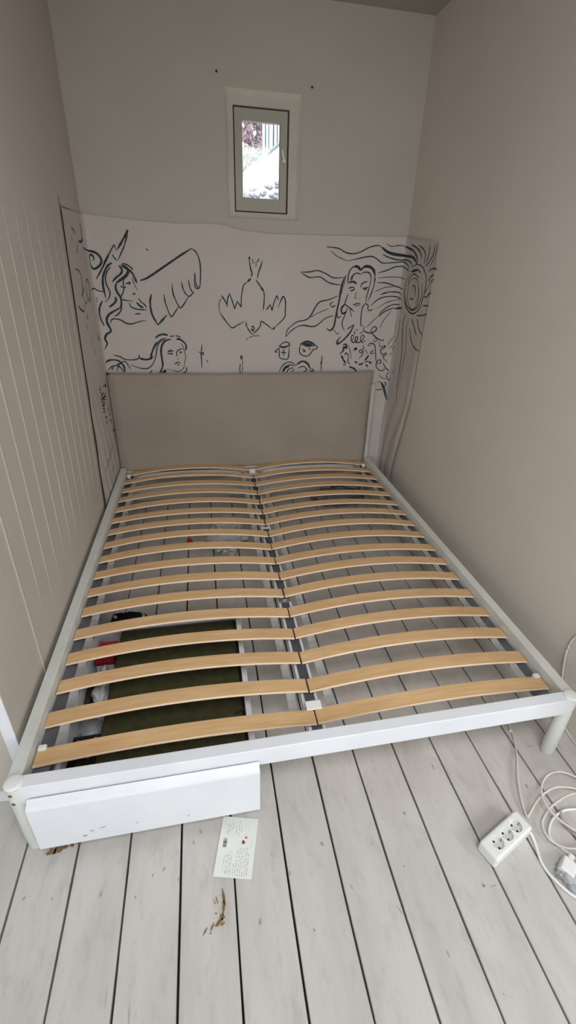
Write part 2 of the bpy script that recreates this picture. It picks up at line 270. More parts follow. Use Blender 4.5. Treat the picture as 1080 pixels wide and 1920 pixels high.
def flowers():
    m = new_mat('flower_print', (.01, .01, .015), .8, .2)
    nt = m.node_tree; N = nt.nodes; L = nt.links
    tc = N.new('ShaderNodeTexCoord')
    vo = N.new('ShaderNodeTexVoronoi'); vo.inputs['Scale'].default_value = 24; vo.inputs['Randomness'].default_value = .75
    L.new(tc.outputs['Object'], vo.inputs['Vector'])
    cr = N.new('ShaderNodeValToRGB'); cr.color_ramp.interpolation = 'CONSTANT'
    e = cr.color_ramp.elements
    e[0].position = 0; e[0].color = (.02, .02, .02, 1)
    e[1].position = .10; e[1].color = (.55, .53, .50, 1)
    x = e.new(.30); x.color = (.010, .010, .016, 1)
    L.new(vo.outputs['Distance'], cr.inputs['Fac']); L.new(cr.outputs['Color'], N['Principled BSDF'].inputs['Base Color'])
    return m
M['flowers'] = flowers()
DRAW='''
#spiral_drawing
m -282 1630 -242 1616 -219 1602
m -87 1652 -73 1627 -102 1581
k -179 1574 -134 1571 -76 1584
t -214 1564 -225 1540 -259 1519
t -296 1591 -305 1570
k -96 1547 -14 1535 24 1532 51 1521 67 1499 65 1477 47 1458 24 1447 8 1459 3 1481 5 1503 15 1516 27 1510 31 1496 24 1488
m -350 1450 -277 1442 -241 1417 -250 1379 -263 1348 -308 1324
m -177 1376 -126 1400 -100 1381 -95 1348 -108 1319 -152 1293 -172 1319 -184 1348 -177 1376
m -225 1366 -284 1330
t -259 1324 -259 1301 -230 1287 -189 1312
k -407 1292 -378 1273 -308 1253
t -281 1286 -296 1256
m -262 1237 -252 1211
t -299 1200 -301 1165
t 14 1305 12 1274
t -4 1208 1 1173
t -259 1249 -267 1211
t -234 1118 -229 1087
t -205 1052 -204 1021
t -70 1117 -48 1073
#winged_woman_drawing
m -56 1342 4 1350 24 1339 57 1332
m! 26 1395 51 1429 80 1471 114 1525 144 1568 155 1537
k 75 1467 114 1525
k 160 1547 193 1592 216 1625 225 1641
m 225 1641 214 1605 195 1560 175 1527 153 1490
m 128 1520 139 1502 148 1490
k 122 1479 101 1468 80 1442 63 1404 58 1370 59 1336 63 1301
m 113 1460 90 1438 76 1404 76 1371 87 1341 88 1319 76 1297 55 1279
k 154 1469 169 1449 162 1428 132 1406 109 1384
x 167 1470 192 1458 202 1442 185 1416 158 1398 131 1380
m 173 1478 199 1473 219 1459 229 1447
k 192 1458 217 1438 233 1409 240 1381
t 223 1417 222 1391 230 1366 241 1344
m 176 1403 167 1381 168 1356 158 1329 145 1307 149 1296 171 1290 207 1287
k 131 1380 123 1355 130 1329 143 1303 142 1268 133 1250
m 180 1377 191 1380 208 1387
m 195 1374 207 1379
m 149 1364 166 1358 182 1360
m 209 1324 226 1329
m 216 1322 225 1326
m 185 1277 194 1257 216 1247 248 1243 280 1241
m 239 1305 253 1283 270 1270 279 1252
k 227 1280 241 1265 261 1252
m 208 1218 243 1221
k 114 1309 116 1289 100 1271 74 1253
m 142 1268 139 1245 120 1218 95 1204
k 133 1250 99 1233 69 1215 51 1190 52 1163 64 1135 60 1125
k 43 1286 25 1257 16 1225 19 1190 32 1153
m 69 1167 78 1186 97 1191 129 1184 155 1168 182 1164 211 1171 245 1181 271 1181
k 57 1207 50 1177 60 1148 66 1124 39 1106 26 1081 34 1054 14 1020
m 14 1212 31 1153
t -78 1110 -60 1075
k 260 1395 305 1412 397 1469 488 1526 556 1565
m 556 1565 581 1544 597 1495 596 1425 587 1368 564 1367 558 1413
m 564 1444 566 1393 581 1362
m 526 1407 536 1356 553 1336
m 486 1396 496 1350 522 1319 554 1341
m 433 1385 436 1328 461 1265 478 1260 522 1319
m 383 1327 389 1274 411 1210 429 1221 461 1265
k 314 1325 302 1283 306 1219 333 1160
k 333 1160 389 1215
m 310 1554 320 1547
#long_haired_woman_drawing
k 310 1086 333 1102 359 1108 387 1103
m 396 1096 421 1099
m 428 1102 459 1093
k 400 1080 368 1071 346 1046 336 1008 338 956 338 924 322 891 311 878
m 376 1086 337 1074 305 1039 282 1001 269 969
k 317 1064 294 1027 277 989 269 969
m 362 1077 329 1058 312 1020 301 976 277 931 243 908 199 912 150 931
m 59 989 94 979 123 963 167 960 196 966 207 982 202 990
k 206 970 236 962 268 966 289 982
k 2 941 29 957 61 960 90 951 111 918 110 886
m 15 900 43 922 74 925 97 906 104 886
m 37 900 49 919
m 64 893 81 925 99 944 122 951 137 925 147 905
m 68 925 86 944
m 249 875 274 898
k 324 878 352 897 343 881
k 432 1079 451 1081 479 1059 487 1040 482 1014
t 456 1059 467 1040 475 1008 479 976 469 936 461 910 436 890 403 894 359 907
m 481 917 476 890 455 880
k 375 1008 395 1014 407 1009
m 371 997 393 996 402 992
k 393 996 403 994
m 427 979 429 1008 447 1021 466 1024
k 445 1005 459 1003
m 429 966 435 964
m 407 933 434 946 443 936
m 423 929 439 929
#star_drawing
m 582 1050 575 1001 573 909
m 559 1008 594 988
m 592 1008 568 985
k 606 952 613 949
#bird_drawing
k 878 1536 878 1522
m 878 1536 878 1514 884 1477 893 1446 884 1432
t 894 1526 903 1498
t 917 1515 916 1482
m 935 1528 924 1509
m 953 1518 944 1487 930 1454 924 1424
k 886 1423 865 1404
m! 865 1404 844 1389 836 1367 828 1324 825 1266 802 1300
m! 825 1266 802 1300
m! 802 1298 787 1254 774 1297 759 1340
m! 759 1340 746 1310 741 1266
m 741 1279 732 1297 709 1330
t 707 1313 695 1279 697 1235
m 697 1235 728 1191 760 1153 774 1149 803 1165 842 1186
m! 852 1184 856 1161 870 1134 890 1111
m 890 1111 924 1139 941 1162 941 1189
m 941 1189 963 1180 1018 1142
k 1018 1142 1032 1154
m 1018 1142 1057 1177 1091 1214 1094 1259 1094 1304 1081 1330 1064 1303 1048 1265
m 914 1416 935 1391 958 1362
k 944 1378 961 1357
m 958 1362 965 1336 963 1292 958 1250
m! 977 1253 1002 1284
m! 1002 1284 1012 1249 1023 1293 1040 1335 1052 1307
m 885 1152 895 1159 902 1143 895 1132 885 1143 895 1139
t 870 1092 899 1102 939 1104
t 853 1090 862 1078
#candle_drawing
m 821 988 816 968 826 966 821 988
m 813 934 809 900 814 873
t 826 959 827 934 824 875
#mug_drawing
m 1061 1046 1084 1036 1125 1048 1119 1063 1094 1065 1061 1046
k 1061 1046 1084 1035 1117 1042
m 1061 1041 1063 978 1086 963 1119 968 1125 1046
m 1059 1029 1044 1017 1034 1007 1050 1005
m 1090 1024 1091 980
m 1070 1005 1108 1002
#flowered_mug_drawing
m 1197 1060 1193 1006 1224 982 1259 989 1286 1034
k 1197 1055 1226 1069 1261 1067 1288 1050 1244 1044 1197 1055
k 1209 1061 1238 1056 1273 1054
m 1281 1055 1309 1034 1278 1014
m 1210 1026 1234 1006
m 1217 1004 1228 1022
m 1251 1032 1266 1021
#parted_hair_drawing
m 1063 883 1080 917 1108 939 1143 942 1173 922
m 1080 878 1097 911 1132 926 1167 917
k 1089 883 1103 906 1130 919
m 1110 877 1127 900 1156 908
m 1145 883 1162 900
k 1173 926 1213 948 1249 933 1269 899
m 1185 905 1221 916 1245 894 1216 877
m 1263 893 1294 876
m 1275 905 1297 882
m 1344 984 1342 939 1342 881
m 1330 933 1350 943
#sun_woman_drawing
m 1331 1602 1403 1597 1451 1577 1497 1572 1542 1583 1593 1608 1646 1621 1675 1611
x 1675 1611 1713 1589 1762 1578 1842 1572 1954 1563 2020 1531
t 1359 1583 1407 1552 1466 1533
m 1466 1533 1530 1547 1606 1562 1647 1551 1689 1529 1760 1534 1836 1539 1898 1520 1927 1491
m 1683 1575 1725 1560 1790 1549 1869 1550 1938 1534 1961 1517
t 1699 1634 1732 1619 1779 1626 1827 1623
k 1827 1623 1941 1598 2003 1569 2028 1537
m 1912 1630 2006 1606 2057 1577 2072 1549
m 2015 1624 2089 1598 2117 1564 2117 1525
m 2155 1617 2159 1576 2139 1528
m 2213 1619 2211 1575 2167 1534 2136 1516
t 2238 1618 2235 1569 2184 1510
m 1664 1474 1718 1489 1772 1510 1827 1514 1887 1500 1919 1487
t 1668 1446 1739 1454 1804 1454 1879 1445
m 1667 1421 1727 1420 1795 1402 1870 1388
t 1653 1367 1715 1393 1779 1401
m 1695 1354 1750 1369 1808 1370 1862 1358
m 1638 1288 1690 1329 1754 1344 1812 1342 1871 1331
t 1681 1271 1742 1308 1798 1324 1861 1334
m 1701 1242 1746 1279 1793 1298 1854 1297
m 1703 1228 1740 1257 1796 1280
k 1797 1274 1889 1282
t 1627 1160 1672 1205 1732 1257
t 1716 1153 1739 1206 1782 1262
m 1955 1511 2026 1527 2105 1512 2162 1467 2175 1411 2164 1354 2135 1299 2062 1266 1976 1279 1916 1323 1891 1385 1908 1440 1939 1481
m 1955 1488 1994 1498 2045 1499 2092 1484
k 1955 1488 2045 1498
m 1930 1407 1949 1455 2003 1476 2077 1458
m 1917 1365 1945 1311 2000 1288 2055 1284 2114 1311 2144 1365 2129 1428
t 1934 1394 1954 1340 2006 1295 2061 1293 2105 1337 2095 1408
t 1960 1374 1952 1421 1994 1453 2057 1445 2087 1407 2098 1356 2068 1321
t 2004 1377 2001 1410 2035 1412 2055 1380 2048 1353
t 2013 1424 2040 1399 2030 1378
m 1987 1349 2017 1341 2041 1347
m 2183 1492 2229 1508 2281 1505
m 2201 1443 2222 1469 2252 1478
t 2171 1380 2210 1419 2231 1445 2270 1458
m 2176 1364 2207 1366 2231 1383 2256 1389
m 2177 1319 2247 1323
m 2116 1261 2180 1267 2240 1279
m 1956 1250 1934 1200 1951 1128 1975 1037 1980 954 1978 861 1988 782 2012 716
t 2015 1238 1999 1177 2027 1077 2020 981 2013 909 2004 813
t 1830 1232 1839 1158 1819 1105 1792 1066 1787 1046
t 1884 1225 1879 1143 1863 1090 1813 1046 1797 1026
t 1859 1051 1825 1006 1802 986
m 2043 1182 2079 1127 2138 1088 2222 1075
m 2054 1236 2097 1200 2151 1152
m 2132 1244 2161 1202 2224 1165
m 1556 1488 1531 1504 1504 1502 1483 1476 1478 1435 1477 1408
x 1511 1506 1535 1503 1554 1484
x 1554 1484 1574 1504 1605 1507 1634 1490 1648 1460
m 1648 1460 1648 1412 1634 1356 1618 1313
m 1503 1429 1508 1456 1530 1469 1558 1464
m 1495 1422 1501 1449 1523 1467
m 1558 1464 1577 1475 1609 1473 1624 1446 1618 1391 1607 1341 1605 1299
k 1465 1455 1448 1421 1437 1372 1433 1324 1425 1274 1417 1224 1409 1165 1387 1139 1362 1150
t 1463 1435 1448 1380 1430 1309
m 1395 1305 1376 1294 1389 1277 1412 1288
k 1471 1296 1449 1267 1460 1239 1479 1250
m 1489 1275 1473 1224 1461 1180 1481 1136
m 1422 1252 1429 1216 1453 1224
t 1406 1150 1433 1117 1448 1128
k 1484 1415 1511 1422 1536 1411
m 1562 1389 1571 1414 1606 1426
m 1483 1384 1514 1391 1523 1378 1504 1374
m 1496 1370 1520 1374
m 1574 1386 1614 1392
m 1583 1383 1595 1380 1606 1385
t 1540 1368 1532 1333 1544 1329
t 1560 1330 1565 1328
m 1524 1290 1551 1300 1572 1297
t 1532 1283 1568 1292
m 1486 1353 1476 1324 1471 1296 1501 1275 1536 1251
m 1605 1302 1586 1277 1583 1226 1586 1174 1601 1169
m 1605 1299 1621 1292 1624 1266 1641 1260 1656 1271
t 1502 1268 1517 1232 1514 1221
k 1542 1175 1519 1128 1481 1084 1445 1058 1437 1071 1459 1103
m 1542 1175 1496 1147
m 1181 1465 1235 1467 1284 1476 1334 1462 1386 1440 1452 1444
m 1187 1461 1237 1438 1302 1442 1360 1412 1439 1400
m 1099 1098 1115 1145 1170 1187 1242 1209 1300 1297 1366 1318 1421 1340
m 1099 1098 1148 1145 1204 1167 1285 1163 1351 1210 1401 1227
t 1242 1209 1303 1241 1370 1268
#curled_flowers_drawing
m 1612 1167 1608 1142 1631 1129 1663 1126 1692 1142 1690 1161 1669 1161 1661 1136 1682 1110 1721 1085 1750 1079 1749 1091
m 1528 1071 1546 1097 1538 1113 1529 1097 1542 1068 1566 1074 1574 1097 1560 1100 1559 1078 1577 1065 1604 1078 1616 1104 1601 1110 1593 1084 1609 1065 1629 1081
m 1546 1135 1555 1116
t 1552 1147 1573 1141
t 1582 1119 1609 1135
k 1477 1051 1498 1055 1503 1032 1485 1039 1483 1016 1461 994
t 1515 1052 1534 1000 1541 960
k 1554 1016 1570 1032 1571 1019
m 1618 1052 1617 1026 1593 1016 1602 1000 1618 1013 1614 986 1591 963
t 1628 1026 1653 993
k 1661 986 1636 950
m 1646 1052 1666 1062 1693 1052 1704 1013 1714 959 1725 932
t 1646 1052 1654 1046 1671 1052
m 1693 1019 1673 1006 1678 996 1699 1000
t 1689 1085 1698 1094 1707 1078 1690 1072 1682 1085
m 1722 1072 1737 1039 1769 1046 1763 1033 1740 1019 1750 993 1782 1000 1777 986 1759 980 1773 959 1797 942
k 1472 986 1492 953 1508 933
m 1497 980 1502 1000 1521 986 1521 947 1537 926
k 1531 913 1569 899 1585 882
m 1487 927 1509 923
k 1568 946 1587 936
k 1595 926 1616 929 1626 940
m 1637 939 1658 946 1692 936
k 1646 926 1662 912
m 1665 946 1682 929
m 1725 932 1747 936 1748 953 1730 953 1719 919 1737 895 1760 884 1782 891 1773 901
m 1765 939 1787 905 1812 884 1802 849 1824 828
t 1745 857 1774 836 1805 828 1847 821 1850 840
m 1739 758 1761 756 1784 761
x 1770 808 1794 765 1818 699
m 1789 807 1805 800 1797 772
m 1818 699 1853 691 1853 720
t 1740 808 1766 811
t 1865 878 1911 901
#scribble_drawing
k -233 857 -252 845 -220 834
k -159 844 -153 830
k -69 833 -99 830 -66 815
m -265 829 -236 825
k -175 806 -222 802 -219 785 -135 780 -153 801
k -263 803 -249 771
m -226 778 -137 757
m -263 775 -181 749 -207 740
k -263 756 -190 738
m -263 736 -204 723 -235 708 -258 722
m -239 683 -184 663 -218 667
m -232 651 -195 629
m -74 699 -132 688
m -67 662 -126 652
m -136 631 -94 610 -106 597
k -39 557 -65 540 -21 529
m -14 511 -11 491
t -28 497 -82 487
t -150 483 -261 450 -449 428
m -188 350 -265 346
'''
KEY, FILL, GARD, WORLD, EXPO, TOPL, SIDE = 17, 21, 520, .15, -0.05, 28, 15
# ------------------------------------------------------------------ room shell
XL, XR, YB, ZC = -.04, 1.797, 2.125, 2.64      # left wall, right wall, back wall, ceiling
YL, YR = .145, -.32                            # where the alcove's side walls end towards the room

# floor: painted boards with open gaps over a dark subfloor
bm = B()
def gap_x(k, y): return .5484 + .1441 * k - .0034 * y
ys = [-2.6 + .08 * i for i in range(61)]
def edge(k, y):
    w = .0028 + .0012 * fbm(k * 3.7, y * 2.2) + .0007 * fbm(k * 9.1, y * 14)
    return max(.0009, w)
for k in range(-17, 16):
    prev = None
    dz = .0007 * math.sin(k * 12.9)
    for y in ys:
        a = gap_x(k, y) + edge(k, y); b = gap_x(k + 1, y) - edge(k + 1 + 40, y)
        cur = [bm.verts.new(p) for p in ((a, y, -.022), (a, y, dz - .0016), (a + .002, y, dz), (b - .002, y, dz), (b, y, dz - .0016), (b, y, -.022))]
        if prev:
            for i in range(5):
                bm.faces.new((prev[i], prev[i + 1], cur[i + 1], cur[i]))
        prev = cur
floor = struct(obj('floor', bm, M['floor']))
bm = B(); box(bm, -2, 2.8, -2.6, 2.3, -.06, -.022); struct(obj('subfloor', bm, M['dark']))

def blob(bm, x, y, rx, ry, ang=0, z=.0013, n=11, rag=.35, seed=0):
    vs = []
    for i in range(n):
        t = 2 * PI * i / n
        r = 1 + rag * fbm(math.cos(t) * 2 + seed * 3.1, math.sin(t) * 2 + seed)
        px, py = rx * r * math.cos(t), ry * r * math.sin(t)
        vs.append(bm.verts.new((x + px * math.cos(ang) - py * math.sin(ang), y + px * math.sin(ang) + py * math.cos(ang), z)))
    bm.faces.new(vs)

bm = B()      # worn-off paint showing brown wood
for i, (x, y, rx, ry, a) in enumerate([(.518, -.222, .0035, .02, .12), (.516, -.243, .004, .014, -.1), (.512, -.262, .006, .006, .5), (.505, -.272, .012, .004, .6),
        (.512, -.277, .007, .003, .3), (.487, -.277, .008, .003, .8), (.469, -.284, .009, .002, .9), (.500, -.225, .0015, .009, .3), (.494, -.228, .0012, .006, .2),
        (.497, -.253, .003, .0018, .3), (.482, -.290, .004, .0012, .6),
        (.045, -.033, .014, .009, .1), (.062, -.030, .012, .008, .2), (.080, -.028, .010, .005, .1), (.098, -.024, .006, .006, .4), (.116, -.022, .008, .004, 0)]):
    blob(bm, x, y, rx, ry, a, seed=i, rag=.7, n=13)
obj('paint_chips', bm, M['chip'], floor)
bm = B()      # knots and dents
random.seed(3)
for i, (x, y, r) in enumerate([(.607, -.290, .006), (.004, -.134, .004), (.076, -.147, .003), (.199, -.16, .004), (.289, -.181, .003), (.658, -.15, .004),
        (1.218, -.32, .004), (1.055, -.432, .005), (.39, -.093, .003), (.459, -.054, .005), (.439, -.079, .003), (.806, -.146, .005), (1.078, -.109, .005),
        (1.233, .012, .006), (.70, -.20, .004), (.53, 1.30, .012), (.9, .9, .009), (1.25, .55, .008), (1.1, 1.35, .014), (1.32, 1.25, .013), (.46, 1.75, .02),
        (.33, -.14, .003), (.36, -.13, .003), (.40, -.16, .004), (.86, -.26, .004), (.95, -.17, .004), (1.02, -.24, .003), (.74, -.33, .003), (1.15, -.52, .003), (1.51, -.10, .007)]):
    blob(bm, x, y, r * random.uniform(.5, .9), r * random.uniform(.9, 1.6), random.uniform(-.6, .6), seed=i + 50, rag=.6)
obj('knots', bm, M['knot'], floor)
bm = B()      # dark cracks by the right-hand leg and a few scratches
for x, y, rx, ry, a in [(1.612, .022, .014, .0016, -.15), (1.655, -.004, .006, .007, .3), (1.246, -.327, .008, .0013, .1), (1.222, -.322, .004, .0015, .1),
        (.30, -.40, .0012, .018, .05), (.245, -.36, .0008, .022, .05), (.97, -.33, .0012, .01, .4)]:
    blob(bm, x, y, rx, ry, a, seed=x * 10, n=9)
obj('floor_cracks', bm, M['knot'], floor)

# back wall with the window opening
WX0, WX1, WZ0, WZ1 = .729, 1.125, 1.725, 2.281
bm = B()
for x0, x1, z0, z1 in ((-.4, WX0, -.06, 2.9), (WX1, 2.2, -.06, 2.9), (WX0, WX1, -.06, WZ0), (WX0, WX1, WZ1, 2.9)):
    nx, nz = 1, 1
    box(bm, x0, x1, YB, YB + .27, z0, z1)
bmesh.ops.remove_doubles(bm, verts=bm.verts, dist=1e-5)
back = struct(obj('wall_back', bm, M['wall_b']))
bm = B()      # splayed, glossier window reveal; its lighter colour stands in for caught light
o_ = [(WX0 - .002, WZ0 - .002), (WX1 + .002, WZ0 - .002), (WX1 + .002, WZ1 + .002), (WX0 - .002, WZ1 + .002)]
i_ = [(WX0 + .010, WZ0 + .004), (WX1 - .013, WZ0 + .004), (WX1 - .013, WZ1 - .015), (WX0 + .010, WZ1 - .015)]
q0 = [bm.verts.new((x, YB - .0012, z)) for x, z in o_]; q1 = [bm.verts.new((x, YB + .0465, z)) for x, z in i_]
for k in range(4): bm.faces.new((q0[k], q0[(k + 1) % 4], q1[(k + 1) % 4], q1[k]))
obj('window_reveal', bm, M['reveal'], back)

# right wall
bm = B()
box(bm, XR, XR + .14, YR, YB + .2, -.06, 2.9, .004)
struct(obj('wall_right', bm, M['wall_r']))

# left wall: flat masonry with raised tongue-and-groove lining whose beads fade out at top and bottom
bm = B()
box(bm, XL - .15, XL - .009, YL, YB + .2, -.06, 2.9); box(bm, XL - .009, XL - .0004, YL, YL + .02, -.02, 2.64)
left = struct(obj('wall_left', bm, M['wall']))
bm = B()
beads = [.415 + .0985 * i for i in range(1, 13)]
cols = [YL]
def yl(y0, z): return y0 + .11 * (z - .285)
yy = [YL, .25, .34]
for i, b in enumerate([.405] + beads):
    yy += [b - .014, b - .0061, b - .0045, b - .0022, b, b + .0022, b + .0045, b + .0061, b + .014]
    if i < len(beads): yy += [b + .05]
yy = [y for y in yy if y < 1.54] + [1.545, 1.5485]
zs = [-.02] + [.05 * i for i in range(1, 36)] + [1.77, 1.9, 2.1, 2.4, 2.64]
def bead(y, i0, z):
    h = 0
    for i, b in enumerate([.405] + beads):
        t = abs(y - b)
        f = 1.0 if i == 0 else sm(.30 + .05 * math.sin(i * 2.1), .62, z) * (1 - sm(1.35, 1.80, z))
        if t < .0062: h = max(h, (.0024 if i else .0030) * math.sqrt(max(0, 1 - (t / .0062) ** 2)) * f)
        elif t < .0141: h = min(h, 0)
    return h
grid = []
for z in zs:
    row = []
    for y in yy:
        t = (y - YL) / (1.5485 - YL)
        ye = yl(1.5485, min(z, 1.71))
        yw = YL + t * (ye - YL) if z < 1.72 else YL + t * (1.72 - YL)
        row.append(bm.verts.new((XL + bead(y, 0, z), yw, z)))
    if z < 1.72: row.append(bm.verts.new((XL - .010, row[-1].co.y + .0006, z)))
    grid.append(row)
for a, b in zip(grid, grid[1:]):
    for i in range(min(len(a), len(b)) - 1):
        bm.faces.new((a[i], a[i + 1], b[i + 1], b[i]))
# plain plaster above the mural cloth, flush with the lining
za = 1.705
ab = [bm.verts.new((XL, 1.72, za)), bm.verts.new((XL, YB + .1, za)), bm.verts.new((XL, YB + .1, 2.64)), bm.verts.new((XL, 1.72, 2.64))]
bm.faces.new(ab)
obj('lining', bm, M['wall'], left)

# ceiling
bm = B(); box(bm, -2, 2.8, -2.6, 2.4, ZC, ZC + .1); struct(obj('ceiling', bm, M['ceil']))

# white door beside the alcove, with its casing and plinth
bm = B()
box(bm, -.072, XL - .0005, YL - .006, YL - .0005, .043, 2.1, .001)
box(bm, -.98, -.905, YL - .006, YL - .0005, .043, 2.1, .001)
box(bm, -.98, XL - .0005, YL - .006, YL - .0005, 2.1, 2.17, .001)
door = struct(obj('door_1', bm, M['white']))
bm = B(); box(bm, -.908, -.069, YL + .0005, YL + .002, .043, 2.1, .0005); obj('door_leaf', bm, M['white'], door)
bm = B(); box(bm, -1.98, XL + .001, YL - .010, YL - .0005, 0, .043, .002); struct(obj('baseboard_left', bm, M['white']))
bm = B(); box(bm, -1.98, -.98, YL + .006, YL + .15, 0, 2.7); box(bm, -.98, XL - .16, YL + .006, YL + .15, 2.17, 2.7); struct(obj('wall_front', bm, M['wall']))
bm = B(); box(bm, XR + .02, 2.78, YR + .002, YR + .12, -.02, 2.7); struct(obj('wall_side', bm, M['wall']))

# ------------------------------------------------------------------ window
bm = B()
def ring(bm, x0, x1, z0, z1, X0, X1, Z0, Z1, y0, y1, bev=.002):
    box(bm, x0, X0, y0, y1, z0, z1, bev); box(bm, X1, x1, y0, y1, z0, z1, bev)
    box(bm, X0 - bev, X1 + bev, y0, y1, z0, Z0, bev); box(bm, X0 - bev, X1 + bev, y0, y1, Z1, z1, bev)
ring(bm, WX0 + .001, WX1 - .001, WZ0 + .001, WZ1 - .001, .771, 1.068, 1.757, 2.224, YB + .047, YB + .10)
win = struct(obj('window_1', bm, M['window']))
bm = B()
ring(bm, .7765, 1.0605, 1.7625, 2.2175, .818, 1.021, 1.827, 2.165, YB + .052, YB + .088, .003)
sash = obj('window_sash', bm, M['sash'], win)
bm = B(); ring(bm, .760, 1.080, 1.746, 2.236, .800, 1.036, 1.806, 2.184, YB + .101, YB + .125); obj('gap_backing', bm, M['brown'], win)  # dark ring added behind the sash gap to block daylight
bm = B(); box(bm, .815, 1.024, YB + .079, YB + .083, 1.824, 2.168); obj('glass_pane', bm, M['glass'], sash)
bm = B()
lathe(bm, [(.009, 0), (.010, .004), (.010, .012), (.006, .014)], (1.043, YB + .052, 2.004), (0, -1, 0), 16)
tube(bm, [(1.043, YB + .040, 2.004), (1.041, YB + .036, 2.014), (1.034, YB + .034, 2.030), (1.031, YB + .034, 2.050)], .0055, 10)
obj('window_handle', bm, M['plastic'], sash, True)

# ------------------------------------------------------------------ mural cloth pinned round the alcove's head end
SXL, SXR, SYB = -.036, 1.793, 2.121
UB = SXR - SXL
TOPS = [(-.6, 1.69), (0, 1.705), (.26, 1.688), (.48, 1.681), (.66, 1.690), (.75, 1.683), (.83, 1.666), (1.0, 1.655), (1.29, 1.659), (UB, 1.671), (UB + .45, 1.63)]
def lerp_tab(T, x):
    for (a, fa), (b, fb) in zip(T, T[1:]):
        if x <= b: return fa + (fb - fa) * max(0, min(1, (x - a) / (b - a)))
    return T[-1][1]
def u_left(z): return -(SYB - (1.5555 + .11 * (z - .285)))
RE = [(-.1, 1.90), (.30, 1.857), (.5, 1.815), (.75, 1.752), (1.13, 1.738), (1.63, 1.709), (1.8, 1.70)]
def u_right(z): return UB + SYB - lerp_tab(RE, z)
def fold(u, z):
    d = .0015 + .0012 * fbm(u * 5, z * 5) + .0005 * fbm(u * 19, z * 9)
    # loose folds hanging at the bed's right-hand head corner
    if u > 1.55:
        a = sm(1.05, .35, z)
        ph = (u - 1.70) * (1 + 1.1 * sm(.95, .2, z))
        if u < UB: d += a * .004 * (.5 + .5 * math.sin(ph * 55))
        else: d += a * .006 * (.5 + .5 * math.sin(ph * 30 + 1.2)) + .007 * a
        c = u_right(z)
        d += .007 * sm(1.35, .7, z) * math.exp(-((u - c + .035) / .026) ** 2)
    if u < 0:
        a = sm(1.2, .4, z)
        d += a * .0045 * (.5 + .5 * math.sin((u + .22 * z) * 60)) * sm(0, -.06, u)
    for c in (0, UB):
        d += .010 * math.exp(-((u - c) / .022) ** 2)
    return max(.0008, d)
def surf(u, z, off=0):
    d = fold(u, z) + off
    w = .03
    nl = sm(w, -w, u); nr = sm(UB - w, UB + w, u)
    n = Vector((nl - nr, -(1 - nl - nr), 0)).normalized()
    if u < 0: p = Vector((SXL, SYB + u, z))
    elif u > UB: p = Vector((SXR, SYB - (u - UB), z))
    else: p = Vector((SXL + u, SYB, z))
    return p + n * d
bm = B()
nz = 96; grid = []
for j in range(nz + 1):
    row = []
    for part, n in ((0, 34), (1, 130), (2, 34)):
        for i in range(n + (part == 2)):
            t = i / n
            zt = 1.68
            z0 = .01 + (j / nz) * (1.68 - .01)
            ua, ub = ((u_left(z0), 0), (0, UB), (UB, u_right(z0)))[part]
            u = ua + (ub - ua) * t
            z = .01 + (j / nz) * (lerp_tab(TOPS, u) - .01)
            row.append(bm.verts.new(surf(u, z)))
    grid.append(row)
for a, b in zip(grid, grid[1:]):
    for i in range(len(a) - 1):
        bm.faces.new((a[i], a[i + 1], b[i + 1], b[i]))
mural = obj('mural_cloth', bm, M['sheet'], None, True)
tag(mural, 'off-white cloth wall hanging with black brush drawings of women, sun and bird', 'wall hanging')
bm = B()      # hem along its top edge
tube(bm, [surf(u, lerp_tab(TOPS, u), .001) for u in [u_left(1.69) + .003] + [.02 * i for i in range(-20, 92)] + [UB + .1, UB + .2, UB + .3, u_right(1.63)]], .0016, 6, False)
obj('hem', bm, M['sheet'], mural, True)

WID = {'t': .0046, 'm': .0066, 'k': .0108, 'x': .0155}
def strokes(text):
    figs = []; cur = None
    for ln in text.strip().split('\n'):
        if ln[0] == '#':
            cur = (ln[1:], []); figs.append(cur)
        else:
            f = ln.split(); v = [int(q) / 1000 for q in f[1:]]
            cur[1].append((f[0], list(zip(v[::2], v[1::2]))))
    return figs
LAB = {'winged_woman_drawing': 'brush drawing of a woman in profile with one wing', 'sun_woman_drawing': 'brush drawing of a long-faced woman beside a radiating sun',
       'bird_drawing': 'thin line drawing of a bird flying downwards', 'long_haired_woman_drawing': 'brush drawing of a woman with hair streaming left',
       'curled_flowers_drawing': 'dense curled flower scribbles', 'scribble_drawing': 'small column of illegible scribbles on the left wall'}
si = 0
for name, ss in strokes(DRAW):
    bm = B(); mats = []
    for cls, pts in ss:
        si += 1
        sharp = cls.endswith('!'); w = WID[cls[0]]
        P = [Vector((a, b, 0)) for a, b in pts]
        if not sharp: P = catmull(P, 7)
        else:
            Q = []
            for a, b in zip(P, P[1:]): Q += [a.lerp(b, k / 6) for k in range(6)]
            P = Q + [P[-1]]
        n = len(P); tgt = bm; prev = None
        for i, p in enumerate(P):
            t = (P[min(i + 1, n - 1)] - P[max(i - 1, 0)])
            if t.length < 1e-6: continue
            t.normalize(); s = Vector((-t.y, t.x, 0))
            q = i / (n - 1)
            ww = .5 * w * (.35 + .65 * min(1, 5 * q + .25, 5 * (1 - q) + .15)) * (1 + .35 * fbm(si * 7.3, q * 4))
            off = .0012 + .00002 * (si % 40)
            a = p + s * ww; b = p - s * ww
            cur = [tgt.verts.new(surf(a.x, a.y, off)), tgt.verts.new(surf(b.x, b.y, off))]
            if prev:
                tgt.faces.new((prev[0], prev[1], cur[1], cur[0])); mats.append(1 if cls[0] == 't' else 0)
            prev = cur
    f = obj(name, bm, M['ink'], mural, False, LAB.get(name))
    f.data.materials.append(M['ink_thin'])
    for p, k in zip(f.data.polygons, mats): p.material_index = k

